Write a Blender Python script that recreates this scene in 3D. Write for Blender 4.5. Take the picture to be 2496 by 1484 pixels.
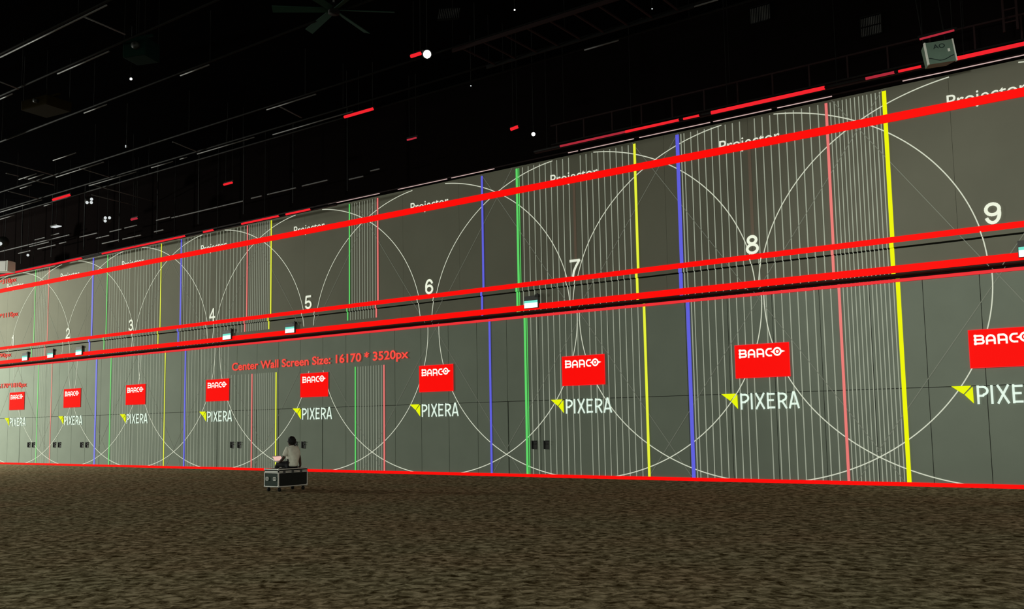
import bpy, bmesh, math, random
from mathutils import Vector, Matrix
random.seed(7)
for o in list(bpy.data.objects): bpy.data.objects.remove(o)
scene = bpy.context.scene
COL = scene.collection

# ------------------------------------------------------------------ camera
W, H, F = 2496, 1484, 2300.0
YAW, PITCH, ROLL = .6284, .0977, -.0178
fw = Vector((-math.sin(YAW)*math.cos(PITCH), math.cos(YAW)*math.cos(PITCH), math.sin(PITCH)))
rt = Vector((math.cos(YAW), math.sin(YAW), 0)); up = rt.cross(fw)
rt, up = math.cos(ROLL)*rt+math.sin(ROLL)*up, -math.sin(ROLL)*rt+math.cos(ROLL)*up
cd = bpy.data.cameras.new('camera'); cam = bpy.data.objects.new('camera', cd); COL.objects.link(cam)
cd.sensor_width = 36; cd.lens = 36*F/W; cd.shift_y = 60/W; cd.clip_end = 300
m = Matrix((rt, up, -fw)).transposed().to_4x4(); m.translation = Vector((0, 0, 1.8)); cam.matrix_world = m
scene.camera = cam

# ------------------------------------------------------------------ world, exposure
world = bpy.data.worlds.new('hall_ambience'); scene.world = world; world.use_nodes = True
bg = world.node_tree.nodes['Background']; bg.inputs[0].default_value = (.95, 1.0, .86, 1); bg.inputs[1].default_value = 1.0
vs = scene.view_settings; vs.view_transform = 'Standard'; vs.look = 'None'; vs.exposure = 0; vs.gamma = 1; vs.use_curve_mapping = False

D = 25.06            # front of the upper wall; wall runs along x
UL, UR = -60.0, 4.0  # ends of the wall
YA, YL, YB, YC = D, D-.13, D-.09, D+.30   # upper wall, ledge, strip, recessed lower wall
ZTOP, ZL1, ZL0, ZB0, ZC1 = 10.32, 6.16, 6.03, 5.37, 5.29
def ydepth(z):
    if z >= ZL1: return YA
    if z >= ZL0: return YL
    if z >= ZB0: return YB
    return YC
PN = [-51.31, -45.78, -40.24, -34.12, -28.06, -21.78, -15.69, -9.84, -3.76]   # centres of the nine patterns
def pu(t):           # pattern coordinate (7.5 = halfway between 7 and 8) to wall x
    i = min(max(int(math.floor(t))-1, 0), 7); return PN[i]+(PN[i+1]-PN[i])*(t-1-i)

def spot(name, loc, target, power, size, blend, color=(1, 1, .92), r=.15):
    l = bpy.data.lights.new(name, 'SPOT'); l.energy = power; l.spot_size = math.radians(size); l.spot_blend = blend
    l.color = color; l.shadow_soft_size = r
    o = bpy.data.objects.new(name, l); COL.objects.link(o); o.location = loc
    o.rotation_euler = (Vector(target)-Vector(loc)).to_track_quat('-Z', 'Y').to_euler(); return o
# the projectors' light on the wall (one beam for each pattern) and a far stronger added spot for the haze at the left end
for i, u in enumerate(PN):
    spot('wall_beam', (u, D-13.0, 8.2 if i > 6 else 11.6), (u, D, 5.4), {8: 2000, 7: 420}.get(i, 110), 62, .9, (1, 1, .9))
spot('wall_beam', (-60.5, D-14.5, 8.0), (-50, D, 5.6), 22500, 170, .6, (.97, 1, .88), .5)

# ------------------------------------------------------------------ materials
def lin(c): c /= 255.; return c/12.92 if c <= .04045 else ((c+.055)/1.055)**2.4
def rgb(r, g, b): return (lin(r), lin(g), lin(b), 1)
M = {}
def mat(name, col, rough=.7, metal=0, noise=None, bump=0, spec=.3):
    mt = bpy.data.materials.new(name); mt.use_nodes = True; nt = mt.node_tree; p = nt.nodes['Principled BSDF']
    p.inputs['Base Color'].default_value = (*col, 1); p.inputs['Roughness'].default_value = rough; p.inputs['Metallic'].default_value = metal
    p.inputs['Specular IOR Level'].default_value = spec
    if noise:
        sc, amt = noise
        tc = nt.nodes.new('ShaderNodeTexCoord'); n = nt.nodes.new('ShaderNodeTexNoise'); n.inputs['Scale'].default_value = sc; n.inputs['Detail'].default_value = 5
        nt.links.new(tc.outputs['Object'], n.inputs['Vector'])
        r = nt.nodes.new('ShaderNodeValToRGB'); e = r.color_ramp.elements
        e[0].position = .3; e[1].position = .7
        e[0].color = (*[c*(1-amt) for c in col], 1); e[1].color = (*[c*(1+amt) for c in col], 1)
        nt.links.new(n.outputs['Fac'], r.inputs['Fac']); nt.links.new(r.outputs['Color'], p.inputs['Base Color'])
        if bump:
            b = nt.nodes.new('ShaderNodeBump'); b.inputs['Strength'].default_value = bump; b.inputs['Distance'].default_value = .01
            nt.links.new(n.outputs['Fac'], b.inputs['Height']); nt.links.new(b.outputs['Normal'], p.inputs['Normal'])
    M[name] = mt; return mt
def emi(name, col, s=1.0, base=(0, 0, 0)):
    mt = bpy.data.materials.new(name); mt.use_nodes = True; nt = mt.node_tree; p = nt.nodes['Principled BSDF']
    p.inputs['Base Color'].default_value = (*base, 1); p.inputs['Roughness'].default_value = 1; p.inputs['Specular IOR Level'].default_value = 0
    p.inputs['Emission Color'].default_value = col; p.inputs['Emission Strength'].default_value = s
    M[name] = mt; return mt
mat('wall_paint', (.186, .187, .147), .85, noise=(.7, .05), spec=.1)
mat('door_paint', (.228, .262, .216), .8, noise=(.9, .05), spec=.1)
mat('joint_dark', (.05, .05, .045), .9)
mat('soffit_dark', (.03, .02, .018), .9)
mat('ceiling_black', (.0025, .0025, .003), 1, spec=0)
mat('header_black', (.004, .003, .003), 1, spec=0)
mat('pipe_grey', (.10, .10, .105), .5, spec=.3)  # also the glinting stretches of the dark ceiling pipes
mat('pipe_black', (.004, .004, .004), .7, spec=.1)
mat('rail_dark', (.014, .006, .0065), .7, spec=.1)
mat('black_plastic', (.012, .013, .012), .6)
mat('case_black', (.012, .014, .013), .6, noise=(30, .2), spec=.2)
mat('case_green', (.012, .03, .02), .6, noise=(30, .2), spec=.2)
mat('aluminium', (.72, .72, .68), .45, metal=.35)
mat('rubber', (.01, .01, .01), .8)
mat('shirt', (.82, .80, .69), .9, noise=(14, .08), bump=.3)
mat('trousers', (.014, .013, .014), .9)
mat('skin', (.10, .06, .045), .7)
mat('hair', (.006, .005, .005), .7)
mat('speaker_green', (.12, .185, .145), .6, noise=(6, .08))
mat('speaker_edge', (.75, .77, .72), .6)
mat('speaker_pale', (.62, .62, .60), .6)
mat('print_dark', (.01, .02, .02), .8)
mat('fan_green', (.014, .036, .027), .8, spec=.05)
mat('box_green', (.003, .012, .009), .9, spec=.02)
mat('box_tan', (.014, .0105, .0035), .9, spec=.02)
mat('vent_grey', (.07, .07, .07), .6)
# light thrown on the wall by the projectors: the wall's own paint plus the projected light
PAINT = (.20, .215, .17); AMB = (.052, .055, .043)
def proj(name, r, g, b, base=PAINT):
    c = rgb(r, g, b); k = base[1]/PAINT[1]; emi(name, (*[max(c[i]-AMB[i]*k, 0) for i in range(3)], 1), 1.0, base)
proj('p_white', 226, 230, 212); proj('p_line', 148, 154, 138); proj('p_faint', 100, 103, 93); proj('p_circle', 205, 209, 190)
DEEP = (.014, .015, .012)
proj('p_red', 255, 0, 0, DEEP); proj('p_card', 252, 0, 0, DEEP); proj('p_softred', 238, 52, 56, DEEP); proj('p_text', 255, 78, 66, DEEP)
proj('p_green', 92, 214, 104); proj('p_pink', 232, 112, 112); proj('p_blue', 92, 92, 222); proj('p_yellow', 232, 240, 48); proj('p_yellow2', 240, 246, 10, DEEP); proj('p_brown', 80, 60, 52)
proj('p_logo', 234, 246, 12, DEEP); proj('p_letter', 250, 246, 238); proj('p_word', 222, 240, 226)
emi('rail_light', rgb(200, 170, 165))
emi('exit_white', rgb(225, 255, 245), 1.6); emi('exit_teal', rgb(120, 235, 210), 1.0)
emi('lamp_white', (1, 1, .95, 1), 6); emi('lamp_dim', (.85, .9, .9, 1), .8); emi('pipe_glow_red', (1, .02, .03, 1), .9); emi('pipe_glow_rose', (.75, .04, .07, 1), .55)  # the red and rose ones glow for projected red light on pipes
emi('screen_pink', rgb(236, 190, 178), 1.0)

# carpet
def carpet():
    mt = bpy.data.materials.new('carpet'); mt.use_nodes = True; nt = mt.node_tree; N = nt.nodes; L = nt.links; p = N['Principled BSDF']
    p.inputs['Roughness'].default_value = 1; p.inputs['Specular IOR Level'].default_value = 0
    tc = N.new('ShaderNodeTexCoord'); mp = N.new('ShaderNodeMapping'); mp.inputs['Rotation'].default_value = (0, 0, -YAW); mp.inputs['Scale'].default_value = (.9, 1, 1)
    L.new(tc.outputs['Object'], mp.inputs['Vector'])
    a = N.new('ShaderNodeTexNoise'); a.inputs['Scale'].default_value = 6.8; a.inputs['Detail'].default_value = 7; a.inputs['Roughness'].default_value = .68; a.inputs['Distortion'].default_value = .6
    L.new(mp.outputs[0], a.inputs['Vector'])
    b = N.new('ShaderNodeTexNoise'); b.inputs['Scale'].default_value = .35; b.inputs['Detail'].default_value = 2
    L.new(mp.outputs[0], b.inputs['Vector'])
    r = N.new('ShaderNodeValToRGB'); e = r.color_ramp.elements
    e[0].position = .37; e[0].color = (.050, .034, .015, 1); e[1].position = .61; e[1].color = (.47, .385, .27, 1)
    e2 = r.color_ramp.elements.new(.5); e2.color = (.215, .172, .108, 1)
    L.new(a.outputs['Fac'], r.inputs['Fac'])
    r2 = N.new('ShaderNodeValToRGB'); e = r2.color_ramp.elements
    e[0].position = .35; e[0].color = (1.0, .92, .84, 1); e[1].position = .65; e[1].color = (.94, .98, .9, 1)
    L.new(b.outputs['Fac'], r2.inputs['Fac'])
    mx = N.new('ShaderNodeMix'); mx.data_type = 'RGBA'; mx.blend_type = 'MULTIPLY'; mx.inputs[0].default_value = 1
    L.new(r.outputs[0], mx.inputs[6]); L.new(r2.outputs[0], mx.inputs[7]); L.new(mx.outputs[2], p.inputs['Base Color'])
    bp = N.new('ShaderNodeBump'); bp.inputs['Strength'].default_value = .6; bp.inputs['Distance'].default_value = .02
    L.new(a.outputs['Fac'], bp.inputs['Height']); L.new(bp.outputs[0], p.inputs['Normal'])
    M['carpet'] = mt
carpet()

# ------------------------------------------------------------------ helpers
def link(name, me, m, parent=None):
    o = bpy.data.objects.new(name, me); COL.objects.link(o)
    if m and not me.materials: me.materials.append(M[m])
    if parent: o.parent = parent
    return o
def tag(o, label, cat, group=None):
    o['label'] = label; o['category'] = cat
    if group: o['group'] = group
    return o
def thing(name, label, cat, loc=(0, 0, 0), rz=0, group=None):
    o = bpy.data.objects.new(name, None); COL.objects.link(o); o.location = loc; o.rotation_euler = (0, 0, rz); o.empty_display_size = .2
    return tag(o, label, cat, group)
class MB:
    def __init__(s): s.v = []; s.f = []
    def quad(s, a, b, c, d): n = len(s.v); s.v += [a, b, c, d]; s.f.append((n, n+1, n+2, n+3))
    def poly(s, pts): n = len(s.v); s.v += list(pts); s.f.append(tuple(range(n, n+len(pts))))
    def box(s, x0, x1, y0, y1, z0, z1):
        n = len(s.v); s.v += [(x0,y0,z0),(x1,y0,z0),(x1,y1,z0),(x0,y1,z0),(x0,y0,z1),(x1,y0,z1),(x1,y1,z1),(x0,y1,z1)]
        s.f += [tuple(n+i for i in q) for q in ((0,3,2,1),(4,5,6,7),(0,1,5,4),(1,2,6,5),(2,3,7,6),(3,0,4,7))]; return s
    def hexa(s, p):   # eight corners, bottom ring then top ring
        n = len(s.v); s.v += list(p)
        s.f += [tuple(n+i for i in q) for q in ((0,3,2,1),(4,5,6,7),(0,1,5,4),(1,2,6,5),(2,3,7,6),(3,0,4,7))]; return s
    def tube(s, a, b, r, seg=8, r2=None):
        a = Vector(a); b = Vector(b); d = (b-a).normalized(); r2 = r if r2 is None else r2
        u = d.orthogonal().normalized(); w = d.cross(u); n = len(s.v)
        for P, R in ((a, r), (b, r2)):
            for k in range(seg):
                t = 2*math.pi*k/seg; s.v.append(tuple(P+R*(math.cos(t)*u+math.sin(t)*w)))
        for k in range(seg): s.f.append((n+k, n+(k+1) % seg, n+seg+(k+1) % seg, n+seg+k))
        s.f.append(tuple(n+seg-1-k for k in range(seg))); s.f.append(tuple(n+seg+k for k in range(seg))); return s
    def mesh(s, name, smooth=False):
        me = bpy.data.meshes.new(name); me.from_pydata([tuple(p) for p in s.v], [], s.f); me.update()
        if smooth:
            for p in me.polygons: p.use_smooth = True
        return me
    def build(s, name, m, parent=None, smooth=False): return link(name, s.mesh(name, smooth), m, parent)
def bevel(o, w=.01, seg=2):
    md = o.modifiers.new('bevel', 'BEVEL'); md.width = w; md.segments = seg; md.limit_method = 'ANGLE'; return o
def struct(name, mb, m):
    o = mb.build(name, m); o['kind'] = 'structure'; return o

# projected marks: flat light on the wall surfaces, each a few mm proud so that the layers stay apart
BOX = (-33.35, -22.85, 3.97, 5.70)     # the patterns are blanked out behind the long line of lettering
def spans(u, z0, z1):
    for a, b in ((-1, ZC1), (ZB0, ZL0), (ZL0, ZL1), (ZL1, 99)):
        lo, hi = max(z0, a), min(z1, b)
        if BOX[0] < u < BOX[1]:
            if a < 0: hi = min(hi, BOX[2])
            elif a == ZB0: lo = max(lo, BOX[3])
        if hi-lo > .01: yield lo, hi
def vparts(name, m_, parent, u, z0, z1, w, off, label=None):     # a vertical line, one piece on each face of the wall
    for lo, hi in spans(u, z0, z1):
        mb = MB(); vstrip(mb, u, lo, hi, w, off); o = mb.build(name, m_, parent)
        if label: o['label'] = label
def rparts(name, m_, parent, pts, w, off):                        # a curve on the wall, one piece for each run on one face
    run = []; cur = None
    def face(u, z):
        return None if (z > ZTOP-.12 or z < .02 or ZC1 < z < ZB0 or (BOX[0] < u < BOX[1] and BOX[2] < z < BOX[3])) else ydepth(z)
    for p, q in zip(pts, pts[1:]):
        f_ = face((p[0]+q[0])/2, (p[1]+q[1])/2)
        if f_ != cur and run:
            if cur is not None: mb = MB(); ribbon(mb, run, w, off); mb.build(name, m_, parent)
            run = []
        if f_ is not None: run = (run or [p])+[q]
        cur = f_
    if run and cur is not None: mb = MB(); ribbon(mb, run, w, off); mb.build(name, m_, parent)
def vstrip(mb, u, z0, z1, w, off):
    for lo, hi in spans(u, z0, z1):
            y = ydepth((lo+hi)/2)-off
            mb.quad((u-w/2, y, lo), (u+w/2, y, lo), (u+w/2, y, hi), (u-w/2, y, hi))
def hstrip(mb, u0, u1, z0, z1, y): mb.quad((u0, y, z0), (u1, y, z0), (u1, y, z1), (u0, y, z1))
def ribbon(mb, pts, w, off):
    n = len(pts); y = ydepth((pts[0][1]+pts[1][1])/2)-off
    for i, (u0, z0) in enumerate(pts):
        a, b = pts[max(i-1, 0)], pts[min(i+1, n-1)]; dx, dz = b[0]-a[0], b[1]-a[1]; l = math.hypot(dx, dz); nx, nz = -dz/l*w/2, dx/l*w/2
        mb.v += [(u0-nx, y, z0-nz), (u0+nx, y, z0+nz)]
    mb.f += [(2*i, 2*i+2, 2*i+3, 2*i+1) for i in range(n-1)]
_dg = None
def text_mesh(name, body, u0, u1, z0, z1, y, bold=0.0, space=1.0, fitw=True):
    c = bpy.data.curves.new('t', 'FONT'); c.body = body; c.size = 1; c.offset = bold; c.space_character = space; c.resolution_u = 4
    o = bpy.data.objects.new('t', c); COL.objects.link(o)
    dg = bpy.context.evaluated_depsgraph_get(); me = bpy.data.meshes.new_from_object(o.evaluated_get(dg))
    bpy.data.objects.remove(o); bpy.data.curves.remove(c); me.name = name
    xs = [v.co.x for v in me.vertices]; ys = [v.co.y for v in me.vertices]
    a0, a1, b0, b1 = min(xs), max(xs), min(ys), max(ys)
    for v in me.vertices: v.co = (u0+(v.co.x-a0)/(a1-a0)*(u1-u0), y, z0+(v.co.y-b0)/(b1-b0)*(z1-z0))
    me.materials.clear(); return me

# ------------------------------------------------------------------ the setting
struct('floor', MB().box(-90, 40, -40, D+1.2, -.3, 0), 'carpet')
struct('ceiling', MB().box(-75, 25, -6, D+1.2, 13.6, 13.9), 'ceiling_black')
struct('wall_header', MB().box(UL, UR, D-.02, D+1.0, ZTOP, 13.6), 'header_black')
wu = struct('wall_upper', MB().box(UL, UR, YA+.035, D+1.0, ZL1-.05, ZTOP), 'joint_dark')
wl = struct('wall_lower', MB().box(UL, UR, YC+.045, D+1.0, 0, ZB0), 'joint_dark')
struct('trim_1', MB().box(UL, UR, YL, D+.1, ZL0+.02, ZL1), 'wall_paint')               # thin ledge under the upper wall
ws = struct('wall_strip', MB().box(UL, UR, YB+.03, D+.9, ZB0+.02, ZL0-.025), 'joint_dark')
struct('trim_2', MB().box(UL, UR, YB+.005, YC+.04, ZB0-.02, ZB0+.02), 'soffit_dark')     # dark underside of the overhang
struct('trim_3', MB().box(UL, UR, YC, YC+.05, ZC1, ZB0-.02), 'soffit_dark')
struct('trim_4', MB().box(UL, UR, D-.12, D+.02, ZTOP-.06, ZTOP+.06), 'header_black')     # dark edge along the top of the wall
DOORS = [-49.62, -47.05, -44.5, -32.82, -28.87, -17.36]
fixed = sorted([UL, UR, -5.52, -4.2]+[e for d in DOORS for e in (d-1.3, d, d+1.3)])
seams = []
i = 0
ed = []
for s in fixed:
    if not ed or s-ed[-1] > .5: ed.append(s)
for a, b in zip(ed, ed[1:]):
    n = max(1, round((b-a)/1.32))
    seams += [a+(b-a)*k/n for k in range(n)]
seams.append(ed[-1])
ZD = 2.47
def panel(name, parent, u0, u1, y, t, z0, z1, m, gap=.008):
    return MB().box(u0+gap, u1-gap, y, y+t, z0+gap, z1-gap).build(name, m, parent)
for a, b in zip(seams, seams[1:]):
    panel('panel', wl, a, b, YC, .045, ZD, ZC1, 'door_paint')
    isdoor = any(abs((a+b)/2-d) < 1.25 for d in DOORS)
    if not isdoor: panel('panel', wl, a, b, YC, .045, 0, ZD, 'door_paint')
k = UL
while k < UR-.01:
    panel('panel', wu, k, min(k+2.64, UR), YA, .035, ZL1-.03, ZTOP, 'wall_paint', .003); k += 2.64
k = UL
while k < UR-.01:
    panel('panel', ws, k, min(k+5.28, UR), YB, .03, ZB0+.01, ZL0-.02, 'wall_paint', .003); k += 5.28
for i, d in enumerate(DOORS):
    dr = bpy.data.objects.new('door_%d' % (i+1), None); COL.objects.link(dr); dr['kind'] = 'structure'; dr.location = (d, YC, 0)
    for s in (-1, 1):
        a, b = (0, 1.275) if s > 0 else (-1.275, 0)
        lf = MB().box(a+.008, b-.008, 0, .045, .012, ZD-.01).build('door_leaf', 'door_paint', dr)
        c = s*.235
        hd = MB(); hd.box(c-.085, c+.085, -.02, 0, .90, 1.17); hd.build('lock_plate', 'vent_grey', lf)
        hb = MB(); hb.box(c-.09, c-.055, -.07, -.02, .91, 1.17); hb.box(c-.09, c+.09, -.06, -.02, 1.145, 1.175); hb.box(c-.02, c+.07, -.05, -.02, 1.05, 1.085); hb.build('door_handle', 'black_plastic', lf)

# ------------------------------------------------------------------ projected red borders
def border(label, z0, z1, y, m, extra=None):
    mb = MB(); hstrip(mb, UL, UR, z0, z1, y)
    return tag(mb.build('projected_border_line', m), label, 'projected line')
border('broad red projected line running along the upper wall just below the top edge', 9.33, 9.555, YA-.022, 'p_red')
border('red projected line running under the row of white numerals', 6.175, 6.335, YA-.022, 'p_red')
border('red projected line along the lower edge of the overhanging strip under the exit signs', 5.385, 5.575, YB-.022, 'p_red')
border('thin pinkish red projected line at the top of the recessed lower wall', 5.20, 5.285, YC-.022, 'p_softred')
border('red projected line along the foot of the wall where it meets the carpet', .0, .10, YC-.022, 'p_red')

# ------------------------------------------------------------------ the nine projected test patterns
CZ, RX, RZ = 5.12, 5.93, 5.12
CARD_W, CARD_Z0, CARD_Z1 = 1.59, 2.897, 3.843
def stroke(mb, pts, w, y):
    for (a, b), (c, d) in zip(pts, pts[1:]):
        dx, dz = c-a, d-b; l = math.hypot(dx, dz) or 1; nx, nz = -dz/l*w/2, dx/l*w/2; ex, ez = dx/l*w*.22, dz/l*w*.22
        mb.quad((a-nx-ex, y, b-nz-ez), (c-nx+ex, y, d-nz+ez), (c+nx+ex, y, d+nz+ez), (a+nx-ex, y, b+nz-ez))
def arc(cx, cz, r, a0, a1, n=8, rz=None):
    rz = rz or r
    return [(cx+r*math.cos(math.radians(a0+(a1-a0)*k/n)), cz+rz*math.sin(math.radians(a0+(a1-a0)*k/n))) for k in range(n+1)]
def lettering(x0, ztop, y):
    mb = MB(); w = .048; h = .235; b = ztop-h; t = ztop-w/2; bt = b+w/2; md = b+h/2
    x = x0+.135                                   # B
    stroke(mb, [(x+.024, b), (x+.024, ztop)], w, y)
    stroke(mb, [(x, t), (x+.15, t)]+arc(x+.15, (t+md)/2, (t-md)/2, 90, -90)[1:]+[(x, md)], w, y)
    stroke(mb, [(x, md), (x+.16, md)]+arc(x+.16, (md+bt)/2, (md-bt)/2, 90, -90)[1:]+[(x, bt)], w, y)
    x = x0+.39                                    # A with a round top
    stroke(mb, [(x+.024, b), (x+.024, ztop-.11)]+arc(x+.11, ztop-.11, .086, 180, 0)+[(x+.196, b)], w, y); stroke(mb, [(x+.02, b+.085), (x+.2, b+.085)], w, y)
    x = x0+.65                                    # R
    stroke(mb, [(x+.024, b), (x+.024, t), (x+.12, t)]+arc(x+.12, t-.075, .075, 90, 0)+[(x+.195, b)], w, y); stroke(mb, [(x+.02, b+.085), (x+.2, b+.085)], w, y)
    x = x0+.91                                    # C
    stroke(mb, [(x+.17, t)]+arc(x+.10, md, .085, 90, 270, 10, (t-bt)/2)+[(x+.17, bt)], w, y)
    c = x0+1.245                                  # O drawn as an eye with two points
    stroke(mb, arc(c, md+.01, .098, 0, 360, 24), w, y)
    mb.poly([(c-.20, y, md+.01), (c-.10, y, md-.035), (c-.10, y, md+.055)]); mb.poly([(c+.22, y, md+.01), (c+.10, y, md+.055), (c+.10, y, md-.035)])
    mb.poly([(c+.042*math.cos(k*math.pi/8), y, md+.01+.042*math.sin(k*math.pi/8)) for k in range(16)])
    return mb, (c, md+.01)
def digit(d, u, z0, h, y):
    w = .08; mb = MB(); S = lambda pts: stroke(mb, [(u+a*1.12, z0+b) for a, b in pts], w, y)
    t = h-w/2; b = w/2
    if d == 1: S([(.03, 0), (.03, h)]); S([(.03, h-.03), (-.01, h-.10), (-.09, h-.13)])
    elif d == 2: S(arc(0, h-.16, .125, 170, -20, 12)+[(.09, h-.27), (-.13, b+.01)]); S([(-.155, b), (.165, b)])
    elif d == 3: S(arc(0, h-.145, .11, 165, -90, 12)+[(-.03, h-.255)]); S([(-.03, h-.255)]+arc(0, (h-.255+b)/2, .13, 90, -165, 14, (h-.255-b)/2))
    elif d == 4: S([(.075, 0), (.075, h-.01), (-.15, .15), (.17, .15)])
    elif d == 5: S([(.13, t), (-.10, t), (-.13, h*.45)]+arc(0, .165, .135, 130, -160, 16, .13))
    elif d == 7: S([(-.16, t), (.15, t)]); S([(.15, t), (.04, h*.6), (-.04, h*.3), (-.07, 0)])
    elif d == 8: S(arc(0, h-.135, .105, 0, 360, 20, .10)); S(arc(0, .15, .135, 0, 360, 22, .118))
    else:
        sg = 1 if d == 6 else -1; cz = h/2; g = lambda pts: S([(a*sg, cz+(c-cz)*sg) for a, c in pts])
        g(arc(0, .165, .13, 0, 360, 22, .132)); g(arc(.005, h*.5, .135, 190, 30, 16, h*.5-w/2))
    return mb
def wordmark(x, z0, h, y):
    w = .054; mb = MB(); S = lambda pts: stroke(mb, [(x+a, z0+b) for a, b in pts], w, y); t = h-w/2; b = w/2
    bowl = lambda a: [(a, t), (a+.11, t)]+arc(a+.11, h*.72, .10, 80, -80, 8, h*.28-w/2)+[(a+.11, h*.44), (a, h*.44)]
    S([(.035, 0), (.035, h)]); S(bowl(.035)); S([(.34, 0), (.34, h)]); S([(.47, 0), (.70, h)]); S([(.47, h), (.70, 0)])
    S([(.81, 0), (.81, h)])
    for zz in (b, h*.53, t): S([(.81, zz), (1.0 if zz != h*.53 else .97, zz)])
    S([(1.12, 0), (1.12, h)]); S(bowl(1.12)); S([(1.22, h*.44), (1.33, 0)])
    S([(1.42, 0), (1.53, h), (1.56, h), (1.67, 0)]); S([(1.46, h*.27), (1.63, h*.27)])
    return mb
ZONES = {3: [(2.62, 3.38, 20)], 4: [(3.625, 4.38, 20), (4.38, 4.628, 13)], 5: [(5.362, 5.60, 11)], 7: [(6.64, 7.382, 20)], 8: [(7.628, 8.367, 20), (8.367, 8.613, 14)], 1: [(1.39, 1.635, 8)]}
EDGES = {1: [(1.39, 'p_green', .06), (1.636, 'p_pink', .06)], 2: [(2.39, 'p_blue', .13)], 3: [(2.62, 'p_green', .07), (3.376, 'p_yellow', .065)],
         4: [(3.624, 'p_blue', .10), (4.379, 'p_pink', .075), (4.629, 'p_yellow', .07)], 5: [(5.363, 'p_green', .06), (5.60, 'p_pink', .075)],
         6: [(6.397, 'p_blue', .085)], 7: [(6.638, 'p_green', .085), (7.382, 'p_yellow', .085)], 8: [(7.628, 'p_blue', .115), (8.367, 'p_pink', .075), (8.614, 'p_yellow2', .105)]}
CNAME = {'p_green': 'green', 'p_pink': 'pink', 'p_blue': 'blue', 'p_yellow': 'yellow', 'p_yellow2': 'yellow'}
DESC = {1: 'washed out by glare at the far left', 2: 'between the two nearest pairs of exit signs at the left', 3: 'with grey vertical lines, third from the left end', 4: 'left of the centre wall lettering',
        5: 'above and right of the seated person', 6: 'on plain wall right of the centre wall lettering', 7: 'with lines between green and yellow edges', 8: 'with lines between blue and yellow edges', 9: 'largest and cut by the right edge'}
for n in range(1, 10):
    u = PN[n-1]
    t = thing('projected_test_pattern', 'projected test pattern numbered %d, %s' % (n, DESC[n]), 'projection', (0, 0, 0), 0, 'projected test patterns')
    R = 240; rparts('circle_arc', 'p_circle', t, [(u+RX*math.cos(2*math.pi*k/R), CZ+RZ*math.sin(2*math.pi*k/R)) for k in range(R//4, R+R//4+1)], .028, .010)
    for s in (-1, 1):
        K = 100; rparts('diagonal_line', 'p_faint', t, [(u+s*(-3.7+7.4*k/K), .0+10.24*k/K) for k in range(K+1)], .018, .006)
    # grids of thin lines in the blend zones
    for (a, b, c) in ZONES.get(n, []):
        mb = MB()
        for k in range(1, c):
            if c == 20 and k == 10: continue
            vstrip(mb, pu(a+(b-a)*k/c), .09, ZTOP-.13, .03 if c == 20 else .026, .004)
        g = mb.build('grid_lines', 'p_line', t); g['kind'] = 'stuff'
    if n in (7, 8):
        mb = MB(); vstrip(mb, u+.02, 6.85, 9.33, .09, .004); mb.build('centre_line', 'p_brown', t)
    for (a, m_, w) in EDGES.get(n, []):
        vparts('edge_line', m_, t, pu(a), .09, ZTOP-.13, w, .014, CNAME[m_]+' vertical edge line')
        if w > .08 and m_ == 'p_green':
            vparts('edge_twin_line', 'p_green', t, pu(a)+.09, .09, ZTOP-.13, .03, .013)  # thin second projected line beside the edge line
        if m_ == 'p_blue' and n in (4, 8):
            vparts('edge_twin_line', 'p_line', t, pu(a)+.12, .09, ZTOP-.13, .035, .013)
    # numeral, word, red card and wordmark
    digit(n, u, 6.34, .53, YA-.026).build('numeral', 'p_white', t)
    link('title_word', text_mesh('title_word', 'Projector', u-.86, u+.92, 9.30, 9.73, YA-.018, .004), 'p_white', t)
    x0 = u-CARD_W/2+.02
    mb = MB(); hstrip(mb, x0, x0+CARD_W, CARD_Z0, CARD_Z1, YC-.026); card = mb.build('logo_card', 'p_card', t); card['label'] = 'bright red rectangular card'
    mb = MB(); y = YC-.027; e = .014
    for q in ((x0, x0+CARD_W, CARD_Z0, CARD_Z0+e), (x0, x0+CARD_W, CARD_Z1-e, CARD_Z1), (x0, x0+e, CARD_Z0, CARD_Z1), (x0+CARD_W-e, x0+CARD_W, CARD_Z0, CARD_Z1)): hstrip(mb, *q, y)
    mb.build('card_border', 'p_softred', card)
    mb, (cx, cz) = lettering(x0, CARD_Z1-.135, YC-.030); mb.build('card_lettering', 'p_letter', card)
    tx, ty = u-1.23, YC-.026
    mb = MB(); mb.poly([(tx, ty, 2.475), (tx+.27, ty, 2.275), (tx+.455, ty, 2.475)]); mb.poly([(tx+.29, ty, 2.26), (tx+.49, ty, 2.04), (tx+.485, ty, 2.455)])
    mb.build('logo_mark', 'p_logo', t)
    wordmark(u-.67, 2.035, .43, YC-.026).build('wordmark', 'p_word', t)
# lettering of its own: every letter a part
def letters(me, m_, parent):
    nv = len(me.vertices); par = list(range(nv))
    def find(a):
        while par[a] != a: par[a] = par[par[a]]; a = par[a]
        return a
    for p_ in me.polygons:
        r0 = find(p_.vertices[0])
        for q in p_.vertices: par[find(q)] = r0
    isl = {}
    for p_ in me.polygons: isl.setdefault(find(p_.vertices[0]), []).append(list(p_.vertices))
    items = sorted(([min(me.vertices[q].co.x for f in fs for q in f), max(me.vertices[q].co.x for f in fs for q in f), fs] for fs in isl.values()), key=lambda e: e[0])
    out = []
    for it in items:
        if out and it[0] < out[-1][1]-.3*(it[1]-it[0]): out[-1][1] = max(out[-1][1], it[1]); out[-1][2] = out[-1][2]+it[2]
        else: out.append(it)
    for a, b, fs in out:
        ids = sorted({q for f in fs for q in f}); mp = {q: i for i, q in enumerate(ids)}
        mb = MB(); mb.v = [tuple(me.vertices[q].co) for q in ids]; mb.f = [tuple(mp[q] for q in f) for f in fs]; mb.build('letter', m_, parent)
    bpy.data.meshes.remove(me)
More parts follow.
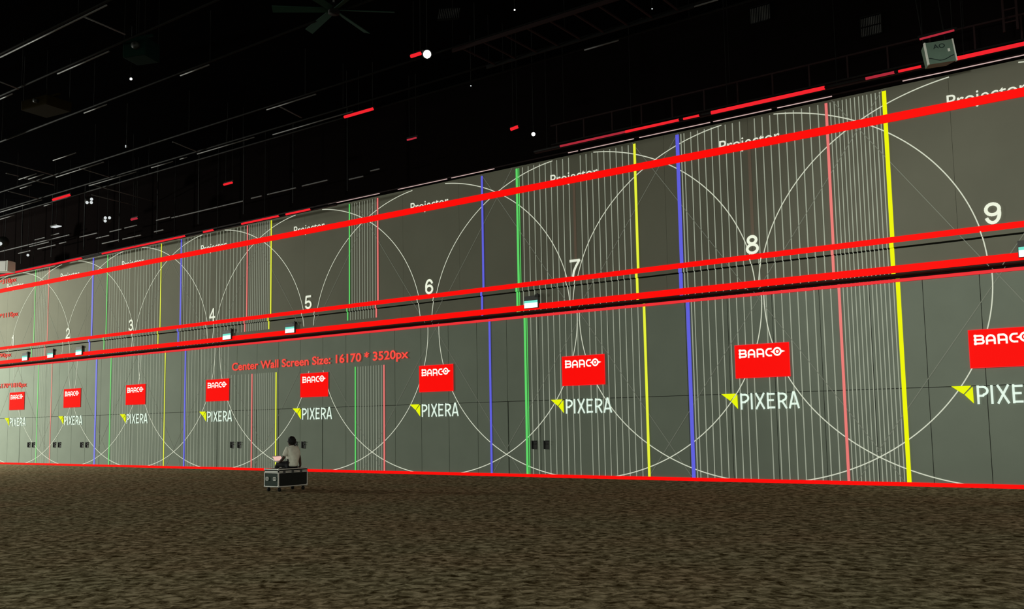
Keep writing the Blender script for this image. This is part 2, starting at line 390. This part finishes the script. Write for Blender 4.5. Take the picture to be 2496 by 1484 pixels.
t = thing('projected_lettering', 'long line of red projected lettering giving the centre wall screen size', 'lettering')
letters(text_mesh('letter', 'Center Wall Screen Size: 16170 * 3520px', -33.12, -23.06, 4.05, 4.50, YC-.032, .02), 'p_text', t)
for s, u1, z0, z1, y, d in (('16170*310px', -51.15, 9.72, 10.06, YA-.03, 'topmost'), ('16170*1110px', -50.85, 7.84, 8.18, YA-.03, 'second from the top'), ('16170*290px', -51.25, 5.68, 5.98, YB-.03, 'on the overhanging strip'), ('16170*1810px', -50.3, 4.03, 4.37, YC-.03, 'above the leftmost red card')):
    t = thing('projected_lettering', 'blurred red projected size lettering cut by the left edge, '+d, 'lettering', group='red size lettering at the left end')
    letters(text_mesh('letter', s, u1-3.3, u1, z0, z1, y, .015), 'p_text', t)

# ------------------------------------------------------------------ exit signs
for u, d in ((-49.67, 'leftmost, beside the numeral 1'), (-47.12, 'second from the left, just left of the numeral 2'), (-44.43, 'third from the left, just right of the numeral 2'), (-32.89, 'fourth from the left, right of the numeral 4'), (-28.94, 'under the numeral 5'), (-17.3, 'left of the numeral 7, over the door pair'), (-2.98, 'at the far right edge')):
    t = thing('exit_sign', 'glowing green and white exit sign, '+d, 'exit sign', (u, YB, 5.44), 0, 'exit signs')
    bevel(MB().box(-.275, .275, -.10, -.02, 0, .40).build('housing', 'vent_grey', t), .008)
    MB().box(-.26, .26, -.106, -.10, .17, .245).build('green_panel', 'exit_teal', t)
    MB().box(-.26, .26, -.106, -.10, .012, .17).build('lit_panel', 'exit_white', t)
    mb = MB(); mb.tube((.22, -.05, .40), (.22, -.05, .47), .02); mb.box(.17, .31, -.12, -.02, .34, .43); mb.build('bracket', 'black_plastic', t)
    MB().box(-.2, .2, -.02, 0, .1, .3).build('back_plate', 'black_plastic', t)

# ------------------------------------------------------------------ flight case
cx0, cx1, cy0, cy1, cz0, cz1 = -21.16, -20.56, 17.30, 18.35, .125, .62
t = thing('flight_case', 'black flight case with aluminium edging on casters, carrying the seated person', 'flight case', (cx0, cy0, 0))
w, l = cx1-cx0, cy1-cy0; zl = .535
bevel(MB().box(.006, w-.006, .006, l-.006, cz0+.004, zl-.004).build('body', 'case_black', t), .006)
lid = bevel(MB().box(.006, w-.006, .006, l-.006, zl+.004, cz1-.004).build('lid', 'case_black', t), .006)
MB().box(.03, w-.03, .0, .006, cz0+.03, zl-.03).build('end_panel', 'case_green', t)
e = .026
def edge(*b): bevel(MB().box(*b).build('aluminium_edge', 'aluminium', t), .004)
for x in (0, w-e):
    for y in (0, l-e): edge(x-.002, x+e+.002, y-.002, y+e+.002, cz0, zl-.01)
for z in (cz0, zl-.034, zl+.0, cz1-.026):
    for y in (-.003, l-e+.003): edge(e+.0035, w-e-.0035, y, y+e, z, z+.026)
    for x in (-.003, w-e+.003): edge(x, x+e, e+.0035, l-e-.0035, z, z+.026)
for x in (.02, w-.02):
    for y in (.02, l-.02):
        for z in (cz0+.02, cz1-.015):
            bm = bmesh.new(); bmesh.ops.create_icosphere(bm, subdivisions=2, radius=.033); me = bpy.data.meshes.new('ball_corner'); bm.to_mesh(me); bm.free()
            o = link('ball_corner', me, 'aluminium', t); o.location = (x, y, z)
for x in (.14, .45):                    # recessed butterfly latches on the end, handle dishes framed in metal
    mb = MB(); x0, x1, z0, z1 = x-.065, x+.065, .30, .40
    for b in ((x0, x1, z1-.02, z1), (x0, x1, z0, z0+.02), (x0, x0+.012, z0, z1), (x1-.012, x1, z0, z1)): mb.box(b[0], b[1], -.012, .004, b[2], b[3])
    fr = mb.build('recessed_handle', 'aluminium', t); MB().box(x-.03, x+.03, -.014, -.006, .335, .36).build('grip', 'aluminium', fr)
for y in (.2, .5, .8):
    bevel(MB().box(w, w+.014, y-.04, y+.04, zl-.05, zl+.04).build('latch', 'vent_grey', t), .004)
for x in (.08, w-.08):
    for y in (.1, l-.1):
        mb = MB(); mb.box(x-.04, x+.04, y-.045, y+.045, .108, cz0); mb.box(x-.028, x-.02, y-.02, y+.02, .04, .11); mb.box(x+.02, x+.028, y-.02, y+.02, .04, .11); c = mb.build('caster', 'black_plastic', t)
        MB().tube((x-.018, y, .05), (x+.018, y, .05), .05, 16).build('wheel', 'rubber', c, True)

# ------------------------------------------------------------------ person
def skin(name, nodes, edges, m, parent, root, sub=2):
    keys = list(nodes); idx = {k: i for i, k in enumerate(keys)}
    me = bpy.data.meshes.new(name); me.from_pydata([nodes[k][0] for k in keys], [(idx[a], idx[b]) for a, b in edges], []); me.update()
    o = bpy.data.objects.new(name, me); COL.objects.link(o)
    bm = bmesh.new(); bm.from_mesh(me); ly = bm.verts.layers.skin.verify(); bm.verts.ensure_lookup_table()
    for k, i in idx.items():
        r = nodes[k][1]; r = (r, r) if not isinstance(r, tuple) else r
        bm.verts[i][ly].radius = r; bm.verts[i][ly].use_root = (k == root)
    bm.to_mesh(me); bm.free()
    o.modifiers.new('skin', 'SKIN').use_smooth_shade = True
    sd = o.modifiers.new('sub', 'SUBSURF'); sd.levels = sub; sd.render_levels = sub
    dg = bpy.context.evaluated_depsgraph_get(); me2 = bpy.data.meshes.new_from_object(o.evaluated_get(dg)); me2.name = name
    bpy.data.objects.remove(o); me2.materials.clear(); return link(name, me2, m, parent)
# local axes: x forward, y to the person's left, z up from the seat
P = thing('person', 'person in pale shirt and dark trousers seated on the flight case, back turned', 'person', (-20.735, 17.93, cz1), math.pi)
nodes = {'pel': ((0, 0, .10), (.115, .15)), 'sp': ((-.03, 0, .24), (.10, .135)), 'ch': ((-.01, 0, .44), (.11, .155)), 'nb': ((.025, 0, .58), (.06, .07)), 'nk': ((.04, 0, .63), .05),
         'hd1': ((.055, 0, .68), (.075, .07)), 'hd2': ((.06, 0, .755), (.09, .078)), 'hd3': ((.055, 0, .815), (.06, .055)), 'chin': ((.125, 0, .67), .03), 'nose': ((.158, 0, .715), .014),
         'earL': ((.06, .085, .725), .018), 'earR': ((.06, -.085, .725), .018)}
edges = [('pel', 'sp'), ('sp', 'ch'), ('ch', 'nb'), ('nb', 'nk'), ('nk', 'hd1'), ('hd1', 'hd2'), ('hd2', 'hd3'), ('hd1', 'chin'), ('hd2', 'nose'), ('hd2', 'earL'), ('hd2', 'earR')]
arms = {'L': [(.01, .165, .53, .058), (.08, .245, .28, .045), (.30, .20, .16, .034), (.335, .185, .155, .028), (.385, .17, .15, .026)],
        'R': [(.01, -.165, .53, .058), (-.03, -.245, .28, .045), (-.03, -.275, .06, .034), (-.02, -.29, .03, .028), (.02, -.295, .022, .024)]}
for s, pts in arms.items():
    prev = 'ch'
    for k, (x, y, z, r) in enumerate(pts):
        key = 'a%s%d' % (s, k); nodes[key] = ((x, y, z), r); edges.append((prev, key)); prev = key
    x, y, z, r = pts[-1]; sg = 1 if s == 'L' else -1
    for q, (dy, ln) in enumerate(((.026, .055), (.009, .068), (-.009, .072), (-.027, .062))):
        a, b = 'f%s%da' % (s, q), 'f%s%db' % (s, q)
        nodes[a] = ((x+ln*.5, y+dy*sg, z+.004), .0088); nodes[b] = ((x+ln, y+dy*sg*1.1, z-.012), .0075); edges += [(prev, a), (a, b)]
    nodes['t%s1' % s] = ((x-.01, y-.045*sg, z), .0105); nodes['t%s2' % s] = ((x+.02, y-.058*sg, z-.008), .009); edges += [('a%s3' % s, 't%s1' % s), ('t%s1' % s, 't%s2' % s)]
for s, sg in (('L', 1), ('R', -1)):
    prev = 'pel'
    for k, (x, y, z, r) in enumerate(((.05, .095, .095, .085), (.25, .115, .09, .075), (.47, .125, .085, .058), (.50, .12, -.12, .052), (.49, .115, -.36, .038), (.53, .115, -.405, .036), (.63, .12, -.415, .026))):
        key = 'l%s%d' % (s, k); nodes[key] = ((x, y*sg, z), r); edges.append((prev, key)); prev = key
skin('body', nodes, edges, 'skin', P, 'pel')
sn = {'hem': ((-.005, 0, .025), (.15, .20)), 'pel': ((-.005, 0, .12), (.155, .205)), 'sp': ((-.035, 0, .24), (.145, .195)), 'ch': ((-.015, 0, .43), (.145, .19)), 'nb': ((.015, 0, .57), (.09, .12)), 'cl': ((.03, 0, .63), .072)}
se = [('hem', 'pel'), ('pel', 'sp'), ('sp', 'ch'), ('ch', 'nb'), ('nb', 'cl')]
for s, sg in (('L', 1), ('R', -1)):
    a = arms[s]; e1 = [a[0][i]+(a[1][i]-a[0][i])*.45 for i in range(3)]; e2 = [a[0][i]+(a[1][i]-a[0][i])*.86 for i in range(3)]
    sn['s'+s] = (tuple(a[0][:3]), .088); sn['m'+s] = (tuple(e1), .078); sn['e'+s] = (tuple(e2), .07); se += [('ch', 's'+s), ('s'+s, 'm'+s), ('m'+s, 'e'+s)]
skin('shirt', sn, se, 'shirt', P, 'ch')
tn = {'pel': ((.01, 0, .10), (.12, .16))}; te = []
for s, sg in (('L', 1), ('R', -1)):
    prev = 'pel'
    for k, (x, y, z, r) in enumerate(((.07, .10, .10, .10), (.26, .118, .10, .09), (.475, .127, .09, .074), (.505, .122, -.12, .066), (.495, .117, -.33, .056))):
        key = 'l%s%d' % (s, k); tn[key] = ((x, y*sg, z), r); te.append((prev, key)); prev = key
skin('trousers', tn, te, 'trousers', P, 'pel')
bm = bmesh.new(); bmesh.ops.create_icosphere(bm, subdivisions=4, radius=1)
for v in bm.verts:
    d = v.co.normalized(); k = 1+.05*math.sin(9*d.x+4*d.y)*math.sin(8*d.z+3*d.y)+.03*random.uniform(-1, 1)
    v.co = Vector((.018+d.x*.122*k, d.y*.116*k, .752+d.z*(.132 if d.z > 0 else .118)*k))
    if d.z < -.2: v.co.x -= .012
me = bpy.data.meshes.new('hair'); bm.to_mesh(me); bm.free()
for p_ in me.polygons: p_.use_smooth = True
link('hair', me, 'hair', P)
for s in (-1, 1):
    bm = bmesh.new(); bmesh.ops.create_icosphere(bm, subdivisions=1, radius=.011); me = bpy.data.meshes.new('eye'); bm.to_mesh(me); bm.free()
    o = link('eye', me, 'hair', P); o.location = (.143, .032*s, .73)
MB().box(.128, .142, -.022, .022, .687, .693).build('mouth', 'hair', P)
for s in (-1, 1):
    mb = MB(); y = .117*s; mb.hexa([(.44, y-.04, -.455), (.70, y-.045, -.455), (.70, y+.045, -.455), (.44, y+.04, -.455), (.45, y-.035, -.37), (.67, y-.035, -.42), (.67, y+.035, -.42), (.45, y+.035, -.37)])
    o = mb.build('shoe', 'black_plastic', P); bevel(o, .02, 3)
# laptop on the lap
t = thing('laptop', 'open laptop with a pale lit screen on the lap of the seated person', 'laptop', (-20.735-.41, 17.93-.02, cz1+.165), math.pi)
bevel(MB().box(-.11, .11, -.16, .16, 0, .016).build('keyboard_base', 'aluminium', t), .004)
mb = MB()
for r in range(5):
    for c in range(12): mb.box(-.03+r*.022, -.012+r*.022, -.14+c*.0235, -.122+c*.0235, .016, .019)
kk = mb.build('keys', 'black_plastic', t); kk['kind'] = 'stuff'
s = math.sin(math.radians(42)); c = math.cos(math.radians(42)); hgt = .20
lid = MB().hexa([(.105, -.16, .018), (.115, -.16, .018), (.115, .16, .018), (.105, .16, .018), (.105+hgt*s, -.16, .018+hgt*c), (.115+hgt*s, -.16, .018+hgt*c), (.115+hgt*s, .16, .018+hgt*c), (.105+hgt*s, .16, .018+hgt*c)]).build('lid', 'aluminium', t)
a, b = .02, .18
mb = MB(); mb.quad((.1035+a*s, .15, .018+a*c), (.1035+a*s, -.15, .018+a*c), (.1035+b*s, -.15, .018+b*c), (.1035+b*s, .15, .018+b*c)); mb.build('screen', 'screen_pink', lid)

# ------------------------------------------------------------------ overhead rigging
PAR = [(-25.98, -20.72, 12.07, 12.0), (-25.95, -23.3, 13.67, 12.0), (-29.35, -28.58, 13.68, 12.0), (-28.6, -27.29, 15.98, 12.0), (-23.36, -22.01, 15.94, 12.0), (-23.81, -21.49, 19.46, 12.0), (-25.75, -21.78, 21.32, 12.0), (-13.11, -12.03, 21.69, 12.0), (-10.67, -8.87, 21.04, 12.0), (-44.9, -41.1, 21.11, 12.0), (-46.44, -45.05, 21.85, 12.0), (-42.17, -41.41, 21.77, 12.0), (-39.8, -38.86, 19.51, 12.0), (-38.04, -36.83, 18.97, 12.0), (-38.38, -37.0, 18.75, 12.0), (-36.9, -33.42, 19.51, 12.0), (-37.21, -33.76, 21.09, 12.0), (-32.76, -31.35, 21.12, 12.0), (-30.88, -30.43, 21.11, 12.0), (-29.78, -26.49, 21.1, 12.0), (-34.66, -33.06, 18.19, 12.0)]
NEAR = [(-51.25, -44.27, 11.3), (-47.29, -45.55, 10.96), (-49.26, -48.0, 10.97), (-48.12, -46.2, 11.19), (-47.62, -46.62, 11.47), (-46.02, -45.24, 11.5), (-45.21, -44.54, 10.98), (-43.33, -41.81, 11.06), (-41.88, -40.76, 10.81), (-40.72, -39.74, 10.97), (-39.5, -38.51, 10.98), (-41.35, -39.93, 10.49), (-39.64, -38.17, 10.48), (-37.15, -36.46, 10.49), (-37.01, -35.98, 10.99), (-35.87, -30.97, 10.94), (-30.48, -29.82, 10.97), (-29.48, -27.79, 10.97), (-27.44, -26.02, 10.98), (-24.88, -24.14, 10.81), (-23.78, -23.32, 10.94)]
PERP = [(-21.85, 12.14, -22.04, 13.37), (-27.98, 13.02, -28.14, 13.64), (-23.34, 19.56, -23.66, 20.79), (-37.1, 21.03, -37.8, 24.6), (-38.75, 22.11, -39.15, 24.49), (-40.82, 19.5, -41.2, 21.03), (-37.98, 18.04, -38.05, 18.56), (-38.21, 18.89, -38.35, 20.2), (-36.39, 17.04, -36.87, 19.49), (-35.07, 19.47, -35.49, 21.07), (-29.28, 19.71, -29.7, 21.14)]
g = thing('ceiling_pipe_grid', 'grid of thin dark pipes with grey glinting stretches hung under the black ceiling', 'pipe grid', (0, 0, 12))
for a, b, y, z in PAR: MB().tube((a, y, 0), (b, y, 0), .022, 8).build('pipe', 'pipe_grey', g, True)  # grey stretches: light glinting on the longer pipes, put into the colour
for a, y0, b, y1 in PERP: MB().tube((a, y0, .045), (b, y1, .045), .02, 8).build('pipe', 'pipe_grey', g, True)
for y in (12.07, 13.67, 15.96, 19.48, 21.1, 21.8):
    MB().tube((UL, y, .10), (UR, y, .10), .03, 8).build('main_pipe', 'pipe_black', g, True)
    for x in range(-58, 4, 6): MB().tube((x, y, .1), (x, y, 1.6), .008, 6).build('hanger', 'pipe_black', g)
g = thing('wall_rail_rack', 'rack of short grey rails just above the top of the wall at the left', 'rail rack', (0, D-.9, 10.4))
for a, b, z in NEAR: MB().box(a, b, -.02, .02, z-10.4-.02, z-10.4+.02).build('rail', 'pipe_grey', g)
for x in range(-52, -22, 3): MB().box(x, x+.04, .0, .04, 0, 3.2).build('hanger', 'pipe_black', g)

# lighting batten in front of the wall top, red light from the projection's edge put in as glowing sections
def batten(label, x0, x1, z, segs):
    t = thing('lighting_batten', label, 'batten', (x0, D-1.0, z))
    MB().tube((0, 0, 0), (x1-x0, 0, 0), .03, 8).build('pipe', 'pipe_black', t, True)
    MB().box(0, x1-x0, .03, .10, -.05, .05).build('track', 'rail_dark', t)
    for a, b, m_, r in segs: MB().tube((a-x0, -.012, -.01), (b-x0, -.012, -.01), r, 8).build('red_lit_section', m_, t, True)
    for k in range(int((x1-x0)/3)): MB().tube((k*3+.5, 0, 0), (k*3+.5, 0, 13.6-z), .01, 6).build('hanger', 'pipe_black', t)
batten('long dark batten with bright red lit sections above numerals 7 to 9', -16.5, UR, 10.28, [(-15.5, -13.2, 'pipe_glow_rose', .034), (-13.2, -11.47, 'pipe_glow_red', .04), (-11.32, -10.84, 'pipe_glow_red', .034), (-10.47, -7.32, 'pipe_glow_red', .052), (-6.28, -5.59, 'pipe_glow_rose', .036), (-5.49, -4.96, 'pipe_glow_red', .034), (-4.22, -1.0, 'pipe_glow_red', .05)])
batten('long dark batten with red lit sections along the wall top above numerals 1 to 5', UL, -25.5, 9.98, [(-57.0, -42.91, 'pipe_glow_red', .048), (-41.13, -34.71, 'pipe_glow_red', .04), (-33.43, -32.76, 'pipe_glow_red', .04), (-30.92, -28.66, 'pipe_glow_red', .04), (-28.23, -26.85, 'pipe_glow_red', .04)])
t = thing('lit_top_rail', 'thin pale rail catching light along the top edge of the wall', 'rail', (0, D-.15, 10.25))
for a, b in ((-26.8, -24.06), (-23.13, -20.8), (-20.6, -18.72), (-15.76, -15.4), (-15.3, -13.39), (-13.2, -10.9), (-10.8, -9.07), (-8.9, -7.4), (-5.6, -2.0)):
    MB().box(a, b, -.015, .015, .04, .058).build('rail_section', 'rail_light', t)  # glowing strips for the projected top line caught on the rail
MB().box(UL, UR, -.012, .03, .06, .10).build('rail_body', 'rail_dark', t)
def red_bar(label, a, b, r, m_='pipe_glow_red'):  # red projected light caught on pipes, put in as glowing tubes
    a = Vector(a); b = Vector(b); t = thing('red_lit_pipe', label, 'lit pipe', a)
    MB().tube((0, 0, 0), b-a, r, 8).build('tube', m_, t, True)
    MB().box(-.05, (b-a).x+.05, .02, .08, .02, .10).build('housing', 'pipe_black', t)
    for x in (.05, (b-a).x-.05): MB().tube((x, .05, .1), (x, .05, 13.6-a.z), .01, 6).build('hanger', 'pipe_black', t)
red_bar('bright red-lit pipe hanging alone in the dark above numeral 5', (-22.4, 21.55, 12), (-21.1, 21.55, 12), .05)
red_bar('short red-lit pipe at the left beneath the pipe grid', (-40.72, 21.42, 12), (-39.35, 21.42, 12), .055)
red_bar('tiny red-lit pipe above numeral 4', (-30.7, 23.0, 11.35), (-30.2, 23.0, 11.35), .045)
red_bar('tiny rosy lit pipe above numeral 3', (-37.1, 23.0, 10.85), (-36.7, 23.0, 10.85), .05, 'pipe_glow_rose')
red_bar('faint rosy lit pipe left of the small white lamp', (-21.1, 23.2, 11.35), (-20.7, 23.2, 11.35), .03, 'pipe_glow_rose')
red_bar('short red-lit pipe beside the small white lamp above numeral 7', (-16.3, 22.56, 10.6), (-16.05, 22.56, 10.63), .05)
red_bar('red-lit pipe touching the brightest white lamp', (-17.15, 19.04, 12), (-16.8, 19.04, 12), .05)

# lamps
def lamp(label, loc, r, m_='lamp_white', n=1):
    x, y, z = loc; t = thing('stage_lamp', label, 'lamp', loc)
    aim = Vector((-x, -y, 1.8-z)).normalized()
    b = Vector((0, 0, 0))-aim*.28
    MB().tube(b, -aim*.012, r*1.25, 14).build('body', 'black_plastic', t, True)
    if n == 1:
        bm = bmesh.new(); bmesh.ops.create_uvsphere(bm, u_segments=16, v_segments=8, radius=r); me = bpy.data.meshes.new('lens'); bm.to_mesh(me); bm.free()
        link('lens', me, m_, t)
    else:
        sx = Vector((.644, .765, 0)); sz = Vector((0, 0, 1))
        for k, (dx, dz) in enumerate(((-.6, .5), (-.6, -.45), (.55, .55), (.5, -.4))[:n]):
            c = sx*dx*r+sz*dz*r; MB().tube(c-aim*.02, c+aim*.02, r*.42, 10).build('lens', m_, t, True)
    mb = MB(); mb.tube(-aim*.15, -aim*.15+Vector((0, 0, .3)), .012, 6); mb.tube(-aim*.15+Vector((0, 0, .3)), (0, 0, 13.6-z), .012, 6); mb.build('yoke', 'pipe_black', t)
lamp('brightest white lamp high in the middle of the dark ceiling', (-16.7, 19.2, 12), .11)
lamp('small bright white lamp above numeral 7', (-15.48, 22.56, 10.29), .055)
lamp('single white lamp at the upper left between the two dark boxes', (-24.7, 15.2, 12), .035)
lamp('cluster lamp with four white cells above numeral 2', (-39.74, 22.56, 12), .16, 'lamp_dim', 4)
lamp('cluster lamp with three white cells right of the four-cell lamp', (-38.24, 22.56, 10.94), .15, 'lamp_dim', 3)
lamp('white two-cell lamp at the left edge above the pale loudspeaker', (-47.55, 22.56, 11.14), .22, 'lamp_dim', 2)
lamp('small white lamp just above the red batten at the far left', (-45.07, 22.56, 10.17), .06, 'lamp_dim')
lamp('tiny white lamp at the upper edge above the fan', (-14.9, 17.2, 12.4), .02)
lamp('tiny white lamp right of the brightest lamp', (-13.9, 19.5, 12.6), .02)
lamp('tiny white lamp between the two slatted vents', (-10.9, 21.5, 12.5), .018, 'lamp_dim')
lamp('white three-cell lamp at the left edge under the dark tan box', (-33.8, 15.6, 12), .14, 'lamp_dim', 3)
lamp('faint two-cell lamp left of the middle among the ceiling pipes', (-30.9, 18.9, 12), .05, 'lamp_dim', 2)
lamp('tiny white lamp at the lower right of the brightest lamp', (-17.3, 21.9, 12), .02, 'lamp_dim')
t = thing('light_panel', 'small white rectangular light panel at the left above numeral 1', 'light panel', (-42.54, 22.56, 11.2))
MB().box(-.28, .28, -.11, .11, 0, .03).build('diffuser', 'lamp_dim', t); MB().box(-.3, .3, -.13, .13, .03, .08).build('housing', 'black_plastic', t); MB().tube((0, 0, .08), (0, 0, 2.4), .012, 6).build('hanger', 'pipe_black', t)

# loudspeakers
t = thing('loudspeaker', 'greenish loudspeaker cabinet with pale side edges hanging above numeral 9', 'loudspeaker', (-4.32, D-2.0, 10.17), math.radians(38))
mb = MB(); mb.hexa([(-.30, -.02, -.27), (.30, -.02, -.27), (.24, .42, -.22), (-.24, .42, -.22), (-.31, .04, .27), (.31, .04, .27), (.25, .46, .25), (-.25, .46, .25)]); mb.build('cabinet', 'speaker_green', t)
for s in (-1, 1):
    mb = MB(); x = s*.315; mb.hexa([(x-.014, -.04, -.275), (x+.014, -.04, -.275), (x+.014, .03, -.275), (x-.014, .03, -.275), (x-.004, .02, .275), (x+.024, .02, .275), (x+.024, .09, .275), (x-.004, .09, .275)]); mb.build('side_edge', 'speaker_edge', t)
me = text_mesh('brand_letters', 'AO', -.14, .13, .09, .20, 0, .01)
for v in me.vertices: v.co.y = -.02+(v.co.z+.27)/.54*.06-.006
link('brand_letters', me, 'print_dark', t)
MB().box(.17, .22, .0, .018, -.02, .05).build('badge', 'speaker_edge', t)
mb = MB()
for k in range(10):
    a = -.28+k*.056; b = a+.056; za, zb = -.13-.09*math.cos((a)*5.0)**2, -.13-.09*math.cos((b)*5.0)**2
    mb.quad((a, -.014, za), (b, -.014, zb), (b, -.014, zb+.02), (a, -.014, za+.02))
mb.build('grille_curve', 'print_dark', t)
mb = MB(); mb.tube((-.25, .25, .25), (-.25, .25, 3.4), .012, 6); mb.tube((.25, .25, .25), (.25, .25, 3.4), .012, 6); mb.build('hanger', 'pipe_black', t)
t.rotation_euler = (0, math.radians(-6), math.radians(30))
red_bar('dim red bar directly above the greenish loudspeaker', (-4.75, D-2.0, 10.58), (-4.0, D-2.0, 10.60), .025, 'pipe_glow_rose')
t = thing('loudspeaker', 'pale grey loudspeaker at the far left edge above the red line', 'loudspeaker', (-48.4, D-2.0, 10.03), math.radians(30))
bevel(MB().box(-.75, .32, -.3, .3, -.27, .27).build('cabinet', 'speaker_pale', t), .03)
bevel(MB().box(.32, .40, -.31, .31, -.28, .28).build('side_edge', 'speaker_edge', t), .02)
MB().box(-.7, .28, -.315, -.3, -.22, .22).build('grille', 'speaker_pale', t)
mb = MB(); mb.tube((0, 0, .27), (0, 0, 3.5), .015, 6); mb.tube((-.5, 0, .27), (-.5, 0, 3.5), .015, 6); mb.build('hanger', 'pipe_black', t)

# fan
t = thing('ceiling_fan', 'large dark ceiling fan with long greenish blades at the top', 'fan', (-16.75, 15.75, 12.05))
mb = MB(); mb.tube((0, 0, -.08), (0, 0, .16), .14, 16); mb.build('hub', 'pipe_black', t, True)
MB().tube((0, 0, .16), (0, 0, 1.55), .025, 8).build('rod', 'vent_grey', t)
for k in range(6):
    a = math.radians(102+60*k); ca, sa = math.cos(a), math.sin(a); pts = []
    for z in (0, .02):
        for (l_, w_, dz) in ((.14, -.07, -.02), (1.5, -.10, -.045), (1.5, .10, .03), (.14, .07, .03)): pts.append((ca*l_-sa*w_, sa*l_+ca*w_, z+dz))
    MB().hexa(pts).build('blade', 'fan_green', t)

# vents
def vent(label, loc, wx, h_, rows, rot):
    t = thing('air_vent', label, 'vent', loc); t.rotation_euler = rot
    mb = MB()
    for b in ((-wx/2, wx/2, -h_/2, -h_/2+.02), (-wx/2, wx/2, h_/2-.02, h_/2), (-wx/2, -wx/2+.02, -h_/2, h_/2), (wx/2-.02, wx/2, -h_/2, h_/2)): mb.box(b[0], b[1], -.02, .03, b[2], b[3])
    mb.build('frame', 'pipe_black', t); MB().box(-wx/2, wx/2, .03, .04, -h_/2, h_/2).build('backing', 'ceiling_black', t)
    n = 12
    for r in range(rows):
        z0 = -h_/2+.03+r*(h_-.04)/rows; z1 = z0+(h_-.04)/rows-.04
        for k in range(n):
            x = -wx/2+.035+(wx-.07)*k/(n-1); MB().box(x-.008, x+.008, -.012, .02, z0, z1).build('slat', 'vent_grey', t)
vent('slatted vent grille in two rows above the greenish loudspeaker', (-6.32, D-.06, 12.0), .55, .56, 2, (0, 0, 0))
vent('small slatted vent grille right of the fan', (-15.4, 18.6, 12.6), .6, .55, 1, (math.radians(-35), 0, math.radians(30)))
vent('slatted vent grille cut by the upper edge of the picture', (-9.3, D-.06, 13.15), .6, .5, 1, (0, 0, 0))

# hanging boxes (projectors in cages)
def hang_box(label, loc, sx, sy, sz, m_, rz):
    t = thing('hanging_projector', label, 'projector', loc, rz)
    bevel(MB().box(-sx, sx, -sy, sy, -sz, sz).build('casing', m_, t), .04)
    MB().tube((sx*.3, -sy-.12, 0), (sx*.3, -sy, 0), sz*.4, 14).build('lens_barrel', 'black_plastic', t, True)
    for x in (-sx*.9, sx*.9):
        for y in (-sy*.9, sy*.9): MB().tube((x, y, sz), (x, y, 13.6-loc[2]), .012, 6).build('hanger', 'pipe_black', t)
    MB().box(-sx, sx, -.03, .03, sz+.1, sz+.16).build('crossbar', m_, t)
hang_box('dark green projector box hanging at the upper left', (-22.6, 14.2, 12.0), .36, .32, .26, 'box_green', math.radians(20))
hang_box('dark tan projector box hanging at the left edge', (-28.9, 14.9, 12.0), .62, .45, .16, 'box_tan', math.radians(8))

# cable ladder and catwalk railing
t = thing('cable_ladder', 'dark ladder-shaped cable tray under the ceiling right of the brightest lamp', 'cable tray', (-16.0, 19.45, 12.0))
for y in (0, 1.55): MB().box(0, 6.5, y-.02, y+.02, -.05, .05).build('side_rail', 'pipe_black' if y else 'rail_dark', t)
for k in range(9): MB().box(.3+k*.72, .34+k*.72, .02, 1.53, -.02, .02).build('rung', 'rail_dark', t)
for k in (0.2, 3.2, 6.2): MB().tube((k, .75, .02), (k, .75, 1.6), .012, 6).build('hanger', 'pipe_black', t)
t = thing('catwalk_railing', 'dark reddish railing with posts running above the batten at the upper right', 'railing', (-16.0, D-.76, 10.4))
MB().box(0, 18.5, -.02, .02, .65, .69).build('hand_rail', 'rail_dark', t)
MB().box(0, 18.5, -.02, .02, .05, .08).build('toe_rail', 'pipe_black', t)
for k in range(19): MB().box(.2+k, .24+k, -.018, .018, .08, .65).build('post', 'rail_dark', t)
for k in (0.5, 6, 12, 18): MB().tube((k, 0, .69), (k, 0, 3.2), .01, 6).build('hanger', 'pipe_black', t)
t = thing('wall_ladder', 'dark red ladder standing up from the railing at the upper right corner', 'ladder', (-2.95, D-1.15, 10.6))
for x in (-.14, .14): MB().box(x-.025, x+.025, -.02, .02, 0, 3.0).build('stile', 'rail_dark', t)
for k in range(9): MB().box(-.115, .115, -.015, .015, .2+k*.3, .23+k*.3).build('rung', 'rail_dark', t)
